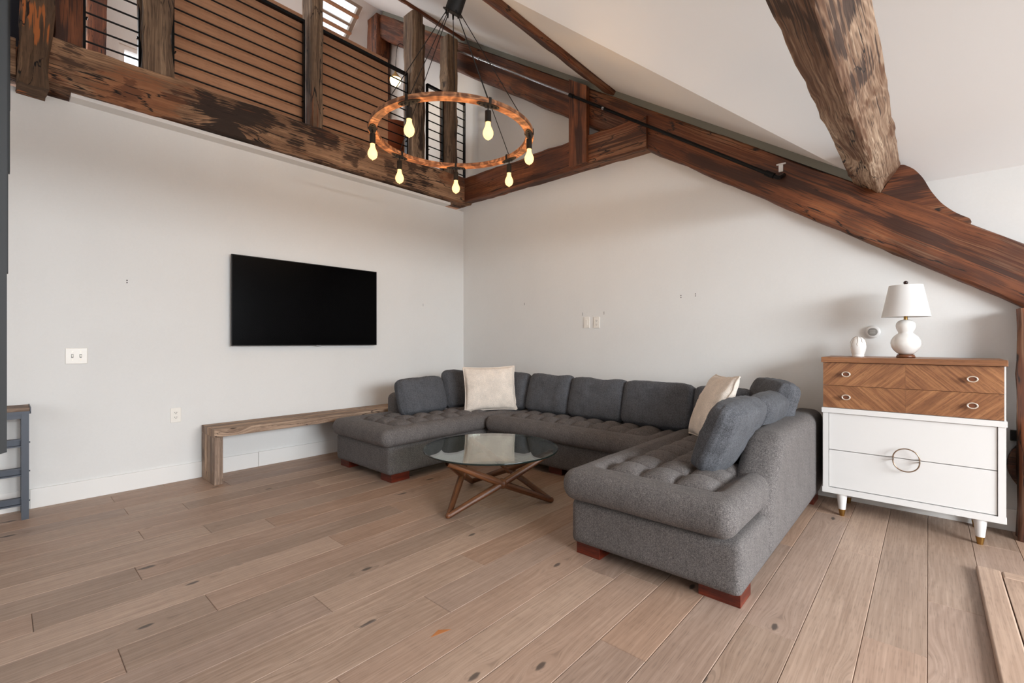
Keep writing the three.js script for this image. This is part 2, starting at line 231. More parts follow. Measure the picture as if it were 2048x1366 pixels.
// ---------------------------------------------------------------- the shell
const S = 0.672, M0 = 5.385, RZ = -2.05, RY = M0 - S * RZ, XE = 0.13, XW = -6.53, XM = (XE + XW) / 2, ZG = 8.2, ZL = -3.3;
const mainY = (z) => M0 - S * z, backY = (z) => RY + S * (z - RZ), dormY = (x) => 2.34 + S * Math.min(XE - x, x - XW);
const zv = (x) => (M0 - dormY(x)) / S;
const fl = struct('floor', box(XW, XE, -0.14, -0.02, -0.2, ZG), M.dark);
{
  const Z0 = 0.283, PW = 0.1957, joints = { '-2': [-3.39], '-1': [-3.73], 0: [-3.017], 1: [-3.707], 2: [-3.399], 3: [-2.515], 4: [-3.716], 5: [-3.413], 6: [-3.104], 7: [-3.823], 8: [-2.39], 9: [-2.946], 10: [-3.65], 11: [-3.992], 12: [-3.311], 13: [-2.56], 14: [-2.962], 16: [-2.222], 18: [-2.678], 20: [-2.165], 21: [-1.04], 22: [-1.94], 23: [-1.421] };
  const r = rng(31);
  const plank = (x0, x1, z0, z1, k) => {
    const g = 0.0006, b = 0.0022, h = 0.02, X0 = x0 + g, X1 = x1 - g, A = z0 + g, B = z1 - g, pos = [], uv = [], ou = r(), ov = r();
    const q = (...p) => { for (const i of [0, 1, 2, 0, 2, 3]) { pos.push(...p[i]); uv.push(p[i][0] / 1.6 + ou, p[i][2] / 0.4 + ov); } };
    const t = [[X0 + b, 0, A + b], [X0 + b, 0, B - b], [X1 - b, 0, B - b], [X1 - b, 0, A + b]], m = [[X0, -b, A], [X0, -b, B], [X1, -b, B], [X1, -b, A]], d = m.map((p) => [p[0], -h, p[2]]);
    q(...t); for (let i = 0; i < 4; i++) { const j = (i + 1) % 4; q(t[i], m[i], m[j], t[j]); q(m[i], d[i], d[j], m[j]); }
    const geo = new THREE.BufferGeometry(); geo.setAttribute('position', new THREE.Float32BufferAttribute(pos, 3)); geo.setAttribute('uv', new THREE.Float32BufferAttribute(uv, 2)); geo.computeVertexNormals();
    mesh('plank', geo, M.oak[k], fl);
  };
  for (let row = -2; row < 41; row++) {
    const z0 = Math.max(0, Z0 + row * PW), z1 = Math.min(ZG, Z0 + (row + 1) * PW); if (z1 - z0 < 0.01) continue;
    const cuts = (joints[row] || [-1.2 - 2.4 * r()]).slice(); let x = cuts[0]; while ((x += 1.7 + 0.6 * r()) < XE - 0.4) cuts.push(x); x = cuts[0]; while ((x -= 1.7 + 0.6 * r()) > XW + 0.4) cuts.unshift(x);
    const e = [XW, ...cuts, XE]; let last = -1;
    for (let i = 0; i < e.length - 1; i++) { let k; do { k = Math.floor(r() * M.oak.length); } while (k % 6 === last); last = k % 6; plank(e[i], e[i + 1], z0, z1, k); }
  }
}
mesh('repair_patch', prism([[-3.131, -0.001, 3.29], [-3.039, -0.001, 3.312], [-3.079, -0.001, 3.275]], [0, 0.0016, 0]), std({ color: 0xb4713f, roughness: 0.5 }), fl);
struct('wall_left', prism([[XW, -0.1, 0], [XE, -0.1, 0], [XE, 3.0, 0], [XW, 3.0, 0]], [0, 0, -0.16]), M.wall);
const rafBot = (z) => 3.06 - 0.668 * (z - 2.8);
struct('wall_right', [prism([[0, -0.1, -0.15], [0, -0.1, 5.9], [0, rafBot(5.9), 5.9], [0, rafBot(2.79), 2.79], [0, 3.085, 2.74], [0, 3.085, -0.15]], [XE, 0, 0]),
  prism([[XE, -0.1, ZL], [XE, -0.1, ZG], [XE, 2.34, ZG], [XE, 2.34, (M0 - 2.34) / S], [XE, RY, RZ], [XE, backY(ZL), ZL]], [0.16, 0, 0])], M.wall);
const hole = (ax, c, a0, a1, y0, y1) => (ax === 'z' ? [[a0, y0, c], [a1, y0, c], [a1, y1, c], [a0, y1, c]] : [[c, y0, a0], [c, y0, a1], [c, y1, a1], [c, y1, a0]]);
struct('wall_front', prism([[XW, -0.1, ZG], [XE, -0.1, ZG], [XE, 2.34, ZG], [XM, dormY(XM), ZG], [XW, 2.34, ZG]], [0, 0, 0.16], [hole('z', ZG, -4.6, -1.2, 0.8, 2.5)]), M.wall);
struct('wall_rear', prism([[XW, -0.1, ZL], [XW, -0.1, ZG], [XW, 2.34, ZG], [XW, 2.34, (M0 - 2.34) / S], [XW, RY, RZ], [XW, backY(ZL), ZL]], [-0.16, 0, 0], [hole('x', XW, 1.45, 4.75, 0.85, 2.3)]), M.wall);
struct('wall_loft', prism([[XW, 3.0, ZL], [XE, 3.0, ZL], [XE, backY(ZL), ZL], [XW, backY(ZL), ZL]], [0, 0, -0.16], [hole('z', ZL, -3.24, -1.7, 4.0, 5.23), hole('z', ZL, -6.0, -4.0, 4.0, 5.3)]), M.wall);
struct('ceiling', [
  prism([[XE + 0.1, mainY(RZ), RZ], [XE + 0.1, mainY(zv(XE)), zv(XE)], [XE, mainY(zv(XE)), zv(XE)], [XM, mainY(zv(XM)), zv(XM)], [XW, mainY(zv(XW)), zv(XW)], [XW - 0.1, mainY(zv(XW)), zv(XW)], [XW - 0.1, mainY(RZ), RZ]], [0, 0.14, 0]),
  prism([[XE, 2.34, zv(XE)], [XE, 2.34, ZG + 0.1], [XM, dormY(XM), ZG + 0.1], [XM, dormY(XM), zv(XM)]], [0, 0.14, 0]),
  prism([[XW, 2.34, zv(XW)], [XW, 2.34, ZG + 0.1], [XM, dormY(XM), ZG + 0.1], [XM, dormY(XM), zv(XM)]], [0, 0.14, 0]),
  prism([[XW - 0.1, RY, RZ], [XE + 0.1, RY, RZ], [XE + 0.1, backY(ZL), ZL], [XW - 0.1, backY(ZL), ZL]], [0, 0.14, 0], [[[-0.98, backY(-2.75), -2.75], [-0.3, backY(-2.75), -2.75], [-0.3, backY(-2.13), -2.13], [-0.98, backY(-2.13), -2.13]]]),
], M.ceil);
struct('floor_loft', box(XW, XE, 3.06, 3.33, ZL, -0.1), M.panel);
// windows: frame, mullions, panes
function win(name, w, h, at, turn, nx, ny, mat = M.trim) {
  const o = new THREE.Group(); o.name = name; o.userData.kind = 'structure'; scene.add(o); o.position.set(...at); o.rotation.set(...turn);
  const f = 0.06, t = 0.07; mesh('window_frame', [box(-w / 2, w / 2, 0, f, -t, 0), box(-w / 2, w / 2, h - f, h, -t, 0), box(-w / 2, -w / 2 + f, f, h - f, -t, 0), box(w / 2 - f, w / 2, f, h - f, -t, 0)], mat, o);
  for (let i = 1; i < nx; i++) mesh('mullion', box(-w / 2 + w * i / nx - 0.02, -w / 2 + w * i / nx + 0.02, f, h - f, -0.055, -0.01), mat, o);
  for (let i = 1; i < ny; i++) mesh('mullion', box(-w / 2 + f, w / 2 - f, h * i / ny - 0.02, h * i / ny + 0.02, -0.052, -0.012), mat, o);
  for (let i = 0; i < nx; i++) for (let j = 0; j < ny; j++) { const x0 = -w / 2 + w * i / nx + (i ? 0.02 : f), x1 = -w / 2 + w * (i + 1) / nx - (i < nx - 1 ? 0.02 : f), y0 = h * j / ny + (j ? 0.02 : f), y1 = h * (j + 1) / ny - (j < ny - 1 ? 0.02 : f); mesh('pane', new THREE.PlaneGeometry(x1 - x0, y1 - y0).translate((x0 + x1) / 2, (y0 + y1) / 2, -0.032), M.pane, o); }
  return o;
}
win('window_1', 3.4, 1.7, [-2.9, 0.8, ZG + 0.06], [0, Math.PI, 0], 2, 2);
win('window_2', 3.3, 1.45, [XW - 0.06, 0.85, 3.1], [0, Math.PI / 2, 0], 3, 1);
win('window_3', 1.54, 1.23, [-2.47, 4.0, ZL - 0.02], [0, 0, 0], 2, 1);
win('added_window_4', 2.0, 1.3, [-5.0, 4.0, ZL - 0.02], [0, 0, 0], 2, 1);  // unseen second loft window, added along with its light to brighten the loft
win('window_5', 0.68, 0.74, [-0.64, backY(-2.75) + 0.02, -2.75], [Math.PI / 2 - Math.atan(S), 0, 0], 1, 2, M.beige);
for (const [k, z] of [[0, -2.5], [1, -2.26]]) mesh('blind_slat', box(-0.96, -0.32, backY(z) - 0.05, backY(z) - 0.02, z - 0.03, z + 0.03), M.panel, scene).userData.kind = 'structure';
scene.children.filter((o) => o.name === 'blind_slat').forEach((o, i) => { o.name = `trim_${5 + i}`; });
// trim
const bb = struct('baseboard_left', box(XW, -4.16, 0, 0.139, 0, 0.006), M.trim);
for (const [a, b] of [[-4.16, -2.645], [-2.642, -0.02]]) mesh('board', rbox(a, b, 0, 0.139, 0.0005, 0.016, 0.002), M.trim, bb);
const bb2 = struct('baseboard_right', box(-0.006, 0, 0, 0.12, 0.02, 5.9), M.trim); mesh('board', rbox(-0.016, -0.0005, 0, 0.139, 0.02, 5.9, 0.002), M.trim, bb2);
struct('trim_1', box(-3.955, -0.335, 3.0, 3.03, -0.02, 0.12), M.trim);
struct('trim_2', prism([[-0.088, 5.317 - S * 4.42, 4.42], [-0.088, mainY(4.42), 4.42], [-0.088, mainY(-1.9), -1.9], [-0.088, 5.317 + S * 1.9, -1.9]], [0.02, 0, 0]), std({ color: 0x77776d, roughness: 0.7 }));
// low landing by the window
const land = struct('floor_landing', rbox(-3.5, -0.871, 0, 0.03, 4.971, 5.062, 0.01, 'x', 0.6, 2.5), M.oakPale);
for (const [a, b] of [[5.064, 5.26], [5.262, 5.46], [5.462, 5.66]]) mesh('board', rbox(-3.5, -0.96, 0, 0.029, a, b, 0.002, 'x', 0.6, 2.5, a * 3, a), M.oakPale, land);
mesh('nosing', rbox(-0.958, -0.871, 0, 0.03, 5.064, 5.66, 0.01, 'z', 0.6, 2.5), M.oakPale, land);

// ---------------------------------------------------------------- timber frame
const up = [0, 1, 0], SL = Math.hypot(1, S), sd = [0, -S / SL, 1 / SL], sn = [0, 1 / SL, S / SL];   // down the slope, out of the roof
const rtop = (z) => 5.317 - S * z;
beam('floor_beam', 'long stained loft edge beam above the wall with the television', M.beamOld, [-4.08, 3.2, 0.03], [0.02, 3.232, 0.03], up, 0.27, 0.345, { seed: 3, rough: 0.01, cham: 0.014, seg: 60 });
beam('floor_beam', 'red-brown tie beam running from the corner to the sloping rafter', M.beamRed, [-0.01, 3.235, 0.165], [-0.01, 3.225, 2.77], up, 0.25, 0.32, { seed: 8, rough: 0.007, cham: 0.014 });
{ const H = 0.33, zc = 5.42, c = (z) => [0.01, rtop(z) - (H / 2) * SL, z]; beam('rafter', 'massive red-brown rafter sloping down over the sofa and dresser', M.beamRed, c(5.55), c(-2.0), sn, 0.22, H, { seed: 17, rough: 0.007, cham: 0.016, seg: 90 }); }
const purl = (label, y, z, W, H, mat, seed, ou) => { const c = [XE - 0.02, y + (S / SL) * W / 2 + H / 2 / SL, z - W / 2 / SL + (S / SL) * H / 2]; return beam('purlin', label, mat, c, [XW + 0.02, c[1], c[2]], sn, W, H, { seed, rough: 0.007, cham: 0.012, seg: 70 }); };
purl('thick weathered pale purlin with a long crack, resting beside the scrolled cleat', 2.262, 4.526, 0.19, 0.215, M.beamPale, 23);
purl('slim dark red purlin landing on the rafter above the short strut', 3.722, 2.385, 0.15, 0.15, M.beamRed, 27);
purl('dark red purlin passing over the loft posts', 5.27, 0.12, 0.14, 0.15, M.beamRed, 29);
{ const sh = [[4.53, rtop(4.53) - 0.02], [4.64, 2.435], [4.665, 2.428], [4.715, 2.385], [4.76, 2.315], [4.80, 2.22], [4.85, 2.13], [4.905, 2.065], [4.945, 2.03], [4.985, 2.0], [4.995, 1.975], [4.985, rtop(4.985) - 0.02]];
  const curve = new THREE.CatmullRomCurve3(sh.slice(1, -1).map((p) => V(0, p[1], p[0])), false, 'catmullrom', 0.4).getPoints(40).map((p) => [-0.085, p.y, p.z]);
  one('purlin_cleat', 'scroll-shaped wooden cleat on the rafter beside the thick purlin', 'cleat', uvm(prism([[-0.085, sh[0][1], sh[0][0]], ...curve, [-0.085, sh[11][1], sh[11][0]]], [0.17, 0, 0]), 'z', 0.3, 1), M.beamRed); }
one('purlin_cleat', 'low straight cleat on the rafter below the slim purlin', 'cleat', basis(timber(0.42, 0.15, 0.06, { seed: 5 }), [0.0, rtop(2.48) + 0.02, 2.48], sd, sn), M.beamRed);
{ const t = prism([[-0.175, 3.09, 1.894], [-0.175, 3.09, 2.117], [-0.175, rtop(2.117), 2.117], [-0.175, rtop(1.894), 1.894]], [0.06, 0, 0]); one('strut', 'short upright plank strut bolted across rafter and tie beam', 'strut', uvm(t, 'y', 0.25, 1, 0.3, 0.2), M.beamRed); }
const loftPost = (label, x0, x1, z0, z1, seed, y1 = 5.27, y0 = 3.36, mat = M.post, rough = 0.008) => beam('timber_post', label, mat, [(x0 + x1) / 2, y0, (z0 + z1) / 2], [(x0 + x1) / 2, y1, (z0 + z1) / 2], [1, 0, 0], z1 - z0, x1 - x0, { seed, rough, cham: 0.012 }, 'post');
loftPost('dark red loft post beside the rough hewn end block', -4.045, -3.885, -0.1, 0.06, 31, 5.27, 3.36, M.beamRed);
loftPost('wavy-edged weathered loft post between narrow railing and panelled railing', -3.54, -3.335, -0.08, 0.1, 32, 5.27, 3.36, M.post, 0.02);
loftPost('straight grey-brown loft post between the two wooden screens', -2.16, -2.045, -0.14, 0.1, 33);
loftPost('broad weathered loft post behind the left of the chandelier ring', -0.92, -0.765, -0.1, 0.1, 34);
loftPost('narrow dark post pressed against the broad loft post', -0.762, -0.64, -0.16, -0.02, 35);
loftPost('knotty loft post standing nearest the corner of the room', -0.36, -0.195, -0.08, 0.1, 36, 5.25);
loftPost('tall king post under the ridge beyond the loft railing', -0.16, 0.1, -2.25, -1.95, 37, 6.62, 3.33, M.beamRed);
loftPost('red post against the far loft wall beside the window', -3.58, -3.4, -3.14, -2.96, 38, 5.98, 3.33, M.beamRed);
beam('timber_post', 'rough hewn end block with orange worn patches above the staircase', M.hewn, [-4.148, 2.955, 0.1], [-4.105, 4.4, 0.1], [1, 0, 0], 0.26, 0.15, { seed: 41, rough: 0.02, cham: 0.012, tl: 1.6, tw: 1 }, 'post');
beam('timber_post', 'dark timber post under the low end of the rafter beside the dresser', M.beamRed, [-0.14, 0, 5.29], [-0.14, 1.4, 5.29], [1, 0, 0], 0.2, 0.13, { seed: 43, rough: 0.006 }, 'post');
beam('floor_beam', 'short brown trimmer beam behind the hewn end block', M.beamOld, [-6.4, 3.2, -0.05], [-4.23, 3.2, -0.05], up, 0.16, 0.28, { seed: 44 });

// loft screens and railings
one('wooden_screen', 'wide brown plywood screen behind the railing next to the wavy post', 'screen', box(-3.3, -2.19, 3.38, 4.61, -0.085, -0.065, 'x', 0.5, 0.8), M.panel);
one('wooden_screen', 'brown plywood screen behind the chandelier side of the railing', 'screen', box(-2.02, -1.165, 3.38, 4.61, -0.085, -0.065, 'x', 0.5, 0.8, 0.3, 0.4), M.panel);
function railing(label, x0, x1) {
  const o = thing('steel_railing', label, 'railing', [0, 0, 0], 0, 'loft railings');
  mesh('top_rail', box(x0, x1, 4.485, 4.515, -0.02, 0.02), M.steel, o);
  for (const x of [x0, x1 - 0.016]) mesh('frame_post', box(x, x + 0.016, 3.37, 4.485, -0.02, 0.02), M.steel, o);
  for (let i = 0; i < 9; i++) mesh('rod', cyl([x0 + 0.01, 3.5 + i * 0.1108, 0], [x1 - 0.01, 3.5 + i * 0.1108, 0], 0.0075, 0.0075, 8, false), M.steel, o);
  for (const x of [x0 + 0.022, x1 - 0.022]) mesh('bolt', cyl([x, 3.67, -0.005], [x, 3.67, 0.03], 0.006, 0.006, 8), M.steel, o);
}
railing('narrow black steel railing in front of the loft window', -3.882, -3.535);
railing('wide black steel railing before the wooden screen next to the wavy post', -3.325, -2.2);
railing('black steel railing before the screen behind the chandelier', -2.03, -0.935);
railing('short black steel railing between the broad and the knotty posts', -0.635, -0.37);
railing('black steel railing end piece between knotty post and white wall', -0.19, 0.02);

// conduit along the rafter
{ const o = thing('conduit', 'metal conduit clipped along the rafter face, half silver and half black', 'pipe');
  const a = [-0.2, 5.172, 0], b = [-0.2, 2.509, 3.881], at = (t) => a.map((v, i) => v + (b[i] - v) * t), d = (t) => at(t);
  mesh('silver_pipe', cyl(at(0), at(0.5), 0.0125, 0.0125, 12), M.chrome, o); mesh('black_pipe', cyl(at(0.5), at(1), 0.015, 0.015, 12), M.steel, o); mesh('coupling', cyl(at(0.495), at(0.508), 0.02, 0.02, 12), M.steel, o); mesh('coupling', cyl(at(0.985), at(1), 0.022, 0.022, 12), M.steel, o);
  mesh('elbow', tube([at(1), [-0.195, 2.49, 3.91], [-0.17, 2.5, 3.925], [-0.11, 2.53, 3.93]], 0.016, 12, 10), M.steel, o);
  mesh('bracket', [box(-0.115, -0.103, 2.56, 2.62, 3.895, 3.925), box(-0.12, -0.103, 2.615, 2.625, 3.88, 3.945)], M.white, o);
  for (const t of [0.13, 0.6]) mesh('clip', [cyl(at(t), at(t + 0.006), 0.02, 0.02, 10), box(-0.2, -0.09, at(t)[1] + 0.005, at(t)[1] + 0.012, at(t)[2] - 0.01, at(t)[2] + 0.01)], M.chrome, o); }

// ---------------------------------------------------------------- sectional sofa
{
  const o = thing('sectional_sofa', 'large U-shaped charcoal fabric sectional sofa with tufted seats and red-brown block feet', 'sofa');
  for (const b of [[-2.12, -0.1, 0.52, 1.435], [-0.99, -0.1, 1.436, 3.28], [-2.13, -0.1, 3.281, 4.18]]) mesh('base', padBox(b[0], b[1], 0.065, 0.31, b[2], b[3], 0.03), M.sofa, o);
  mesh('backrest', padBox(-1.56, -0.09, 0.07, 0.66, 0.5, 0.7, 0.07), M.sofa, o);
  mesh('backrest', padBox(-0.31, -0.09, 0.07, 0.66, 0.52, 4.17, 0.07), M.sofa, o);
  mesh('backrest', padBox(-1.69, -0.07, 0.068, 0.685, 3.985, 4.195, 0.075, 2.8, (p) => [p[0] + 0.3 * smooth(0.3, 0.72, p[1]) * smooth(-0.6, -1.69, p[0]), p[1], p[2]]), M.sofa, o);
  function seat(x0, x1, z0, z1, y0, y1, tx, tz, p) {
    const hx = (x1 - x0) / 2, hy = (y1 - y0) / 2, hz = (z1 - z0) / 2, cx = (x0 + x1) / 2, cy = (y0 + y1) / 2, cz = (z0 + z1) / 2;
    const g = soft(Math.round(hx * 2 / 0.013), 10, Math.round(hz * 2 / 0.013), (a, b, c) => {
      const q = roundTo(a, b, c, hx, hy, hz, 0.075, hy * 0.92, 0.075), x = q[0] + cx, z = q[2] + cz; let y = q[1] + cy;
      y += 0.006 * (fbm(x * 4 + 30, z * 4 + 30, 90, 90, 2, 4) - 0.5);
      if (b > -0.2 && q[1] > hy * 0.3) {
        const cl = (v, r) => Math.max(r[0], Math.min(r[1], v)), X = cl(x, tx), Z = cl(z, tz), out = Math.hypot(x - X, z - Z), f = 1 - smooth(0, 0.075, out);
        const cell = (v, r) => { const n = Math.round((r[1] - r[0]) / p), k = (v - r[0]) / (r[1] - r[0]) * n, e = (k - Math.floor(k)) * 2 - 1; return 1 - e * e; };
        const dip = 0.052 * (1 - Math.pow(Math.max(0, cell(X, tx) * cell(Z, tz)), 0.5)) - 0.016;
        y -= dip * f * smooth(hy * 0.3, hy * 0.8, q[1]);
      }
      return [x, y, z];
    }, 2.8);
    mesh('seat_cushion', g, M.sofa, o);
  }
  seat(-2.185, -0.22, 0.525, 1.475, 0.305, 0.468, [-1.95, -0.4], [0.72, 1.3], 0.19);
  seat(-1.07, -0.22, 1.48, 3.25, 0.3, 0.462, [-0.86, -0.3], [1.65, 3.1], 0.19);
  seat(-2.2, -0.22, 3.245, 4.172, 0.315, 0.488, [-1.97, -0.4], [3.42, 4.0], 0.19);
  for (const [x0, x1, z0, z1] of [[-2.085, -1.93, 0.545, 0.7], [-2.085, -1.9, 1.25, 1.415], [-2.1, -1.95, 3.3, 3.45], [-2.075, -1.915, 3.975, 4.163], [-0.3, -0.12, 4.0, 4.163], [-0.3, -0.12, 0.545, 0.7], [-0.93, -0.78, 2.2, 2.35]]) mesh('foot', rbox(x0, x1, 0, 0.072, z0, z1, 0.003, 'z', 2, 3), M.foot, o);
}
// loose cushions: x across, y up from the seat, z towards whoever sits
function plump(w, h, t, seed, slump = 0) {
  return soft(30, 26, 10, (a, b, c) => {
    const e = Math.pow(Math.max(0, (1 - a ** 4) * (1 - b ** 4)), 0.42), k = 0.28 + 0.72 * e, cr = Math.pow(Math.abs(a * b), 6);
    const wr = 0.02 * (fbm(a * 3 + 20 + seed, b * 3 + 20, 60, 60, 3, seed) - 0.5) + 0.008 * (fbm(a * 9 + 30, b * 4 + 40 + seed, 90, 90, 2, seed + 3) - 0.5);
    const rd = 1 - 0.1 * cr - 0.03 * (1 - e) * Math.abs(c) ** 3;
    const dent = slump * 0.02 * Math.exp(-((a - 0.1) ** 2) / 0.2) * Math.max(0, b);
    return [a * w / 2 * rd + wr * 0.4 * Math.abs(a), (b * rd + 1) * h / 2 - dent + wr * 0.5 * Math.max(0, b), c * t / 2 * k + wr * (c > 0 ? 1 : -1) * e];
  }, 2.2);
}
function lean(name, label, category, geo, mat, at, yaw, tilt, group) { const m = one(name, label, category, geo, mat, at, group); m.rotation.order = 'YXZ'; m.rotation.set(-tilt, yaw, 0); return m; }
const BC = 'loose charcoal back cushions';
lean('back_cushion', 'charcoal back cushion at the free end of the sofa side by the bench', 'cushion', plump(0.6, 0.39, 0.2, 3), M.cushion, [-1.34, 0.45, 0.9], 0.06, 0.3, BC);
lean('back_cushion', 'charcoal cushion behind the cream pillow, against the television wall side', 'cushion', plump(0.6, 0.45, 0.18, 5, 1), M.cushion, [-0.7, 0.45, 0.88], -0.15, 0.3, BC);
lean('back_cushion', 'charcoal cushion behind the cream pillow, on the outlet wall side', 'cushion', plump(0.62, 0.42, 0.2, 9), M.cushion, [-0.5, 0.45, 1.25], -Math.PI / 2, 0.28, BC);
lean('back_cushion', 'charcoal back cushion with a dented top next to the corner pillow', 'cushion', plump(0.56, 0.43, 0.21, 12, 1), M.cushion, [-0.5, 0.445, 1.85], -Math.PI / 2, 0.3, BC);
lean('back_cushion', 'middle charcoal back cushion of the long sofa side below the outlets', 'cushion', plump(0.62, 0.42, 0.21, 15, 1), M.cushion, [-0.5, 0.445, 2.42], -Math.PI / 2, 0.3, BC);
lean('back_cushion', 'wide charcoal back cushion next to the dark corner by the tan pillow', 'cushion', plump(0.66, 0.41, 0.22, 18), M.cushion, [-0.5, 0.445, 3.03], -Math.PI / 2, 0.26, BC);
lean('back_cushion', 'low charcoal cushion in the corner behind the tan pillow', 'cushion', plump(0.46, 0.38, 0.2, 22), M.cushion, [-0.47, 0.46, 3.57], -Math.PI / 2, 0.2, BC);
lean('back_cushion', 'charcoal cushion set high in the corner behind the tan pillow', 'cushion', plump(0.5, 0.43, 0.2, 25), M.cushion, [-0.52, 0.51, 3.86], -2.5, 0.3, BC);
lean('back_cushion', 'charcoal cushion hanging over the sofa back at the free end by the dresser', 'cushion', plump(0.66, 0.42, 0.2, 28), M.cushion, [-1.42, 0.47, 3.845], Math.PI, 0.38, BC);
lean('back_cushion', 'charcoal cushion over the sofa back just in front of the dresser', 'cushion', plump(0.6, 0.41, 0.2, 31), M.cushion, [-0.84, 0.47, 3.86], Math.PI, 0.4, BC);
function linenPillow(w, h, t, seed) {
  const puff = soft(44, 44, 6, (a, b, c) => {
    const e = Math.pow(Math.max(0, (1 - a * a) * (1 - b * b)), 0.42), px = a * w / 2 * (1 - 0.06 * (1 - b * b)), py = b * h / 2 * (1 - 0.06 * (1 - a * a));
    const ang = Math.atan2(b, a), rad = Math.max(Math.abs(a), Math.abs(b)), wr = 0.012 * (fbm(ang * 9 + 60, rad * 1.5 + 8, 200, 60, 2, seed) - 0.5) * smooth(0.35, 0.85, rad) + 0.012 * (fbm(a * 2 + 9, b * 2 + 9, 60, 60, 2, seed + 2) - 0.5);
    return [px, py + h / 2, c * (0.004 + t / 2 * e) + wr * Math.sign(c) * Math.min(1, e * 2)];
  }, 2.4);
  return puff;
}
function pillow(label, mat, at, yaw, tilt, roll, w, h, seed) {
  const o = thing('throw_pillow', label, 'pillow', at, 0); o.rotation.order = 'YXZ'; o.rotation.set(-tilt, yaw, roll);
  mesh('cover', linenPillow(w, h, 0.17, seed), mat, o);
  const pts = []; for (let k = 0; k < 64; k++) { const s = k / 16, i = Math.floor(s), f = (s - i) * 2 - 1, [a, b] = [[f, -1], [1, f], [-f, 1], [-1, -f]][i]; pts.push([a * w / 2 * (1 - 0.06 * (1 - b * b)) * 1.012, b * h / 2 * (1 - 0.06 * (1 - a * a)) * 1.012 + h / 2, 0.004 * Math.sin(k * 1.7)]); }
  mesh('piping', tube(pts, 0.006, 128, 6, true), mat, o);
}
pillow('square cream linen pillow propped in the sofa corner', M.linen, [-0.79, 0.463, 1.32], -0.62, 0.2, 0.02, 0.56, 0.47, 5);
pillow('tan-shaded linen pillow leaning between the cushions near the dresser', M.linen, [-0.86, 0.49, 3.53], -2.56, 0.42, 0.05, 0.52, 0.5, 9);

// ---------------------------------------------------------------- glass coffee table
{
  const c = [-1.818, 2.335], o = thing('coffee_table', 'round glass coffee table on a sculpted walnut star base', 'table', [c[0], 0, c[1]]);
  const at = (deg, r, y) => [r * Math.cos(deg * Math.PI / 180), y, r * Math.sin(deg * Math.PI / 180)], A = [175, 54, -66], mid = (i, j) => (i + j === 1 ? 114.5 : i + j === 3 ? -6 : -125.5);
  const gx = [];
  function taper(pts, r0, r1, rm) {
    const g = new THREE.TubeGeometry(new THREE.CatmullRomCurve3(pts.map((p) => V(...p))), 36, 1, 12), cv = new THREE.CatmullRomCurve3(pts.map((p) => V(...p))), p = g.attributes.position, q = V(0, 0, 0);
    for (let i = 0; i < p.count; i++) { const s = Math.floor(i / 13) / 36, k = cv.getPointAt(s); q.fromBufferAttribute(p, i).sub(k); const rr = s < 0.5 ? r0 + (rm - r0) * smooth(0, 0.5, s) : rm + (r1 - rm) * smooth(0.5, 1, s); q.multiplyScalar(rr).add(k); p.setXYZ(i, q.x, q.y, q.z); }
    const uv = g.attributes.uv; for (let i = 0; i < uv.count; i++) uv.setXY(i, uv.getX(i) * 0.8, uv.getY(i) * 0.25); g.computeVertexNormals(); return g;
  }
  const lp = (p, q, t) => p.map((v, k) => v + (q[k] - v) * t);
  for (const i of [0, 1, 2]) for (const j of [0, 1, 2]) if (i !== j) { const f = at(A[i], 0.45, 0.019), n = at(mid(i, j), 0.222, 0.19), e = at(A[j], 0.455, 0.374); mesh('leg', taper([f, lp(f, n, 0.33), lp(f, n, 0.72), lp(lp(f, n, 0.95), lp(n, e, 0.05), 0.5), lp(n, e, 0.28), lp(n, e, 0.67), e], 0.0205, 0.02, 0.026), M.table, o); }
  for (const i of [0, 1, 2]) { const s = new THREE.SphereGeometry(0.036, 20, 14); s.scale(0.8, 1.05, 1.1); s.translate(...at(mid(i, (i + 1) % 3), 0.222, 0.19)); mesh('hub', s, M.table, o); mesh('foot', [new THREE.SphereGeometry(0.021, 14, 10).translate(...at(A[i], 0.452, 0.021))], M.table, o); mesh('glass_pad', cyl(at(A[i], 0.45, 0.385), at(A[i], 0.45, 0.3945), 0.02, 0.02, 16), M.table, o); }
  mesh('glass_top', [new THREE.CylinderGeometry(0.503, 0.503, 0.0115, 96, 1, false).translate(0, 0.401, 0)], M.tableGlass, o);
  mesh('glass_rim', lathe([[0.5031, 0.3952], [0.5055, 0.3975], [0.5055, 0.4045], [0.5031, 0.4068]], 96), M.glassRim, o);
}

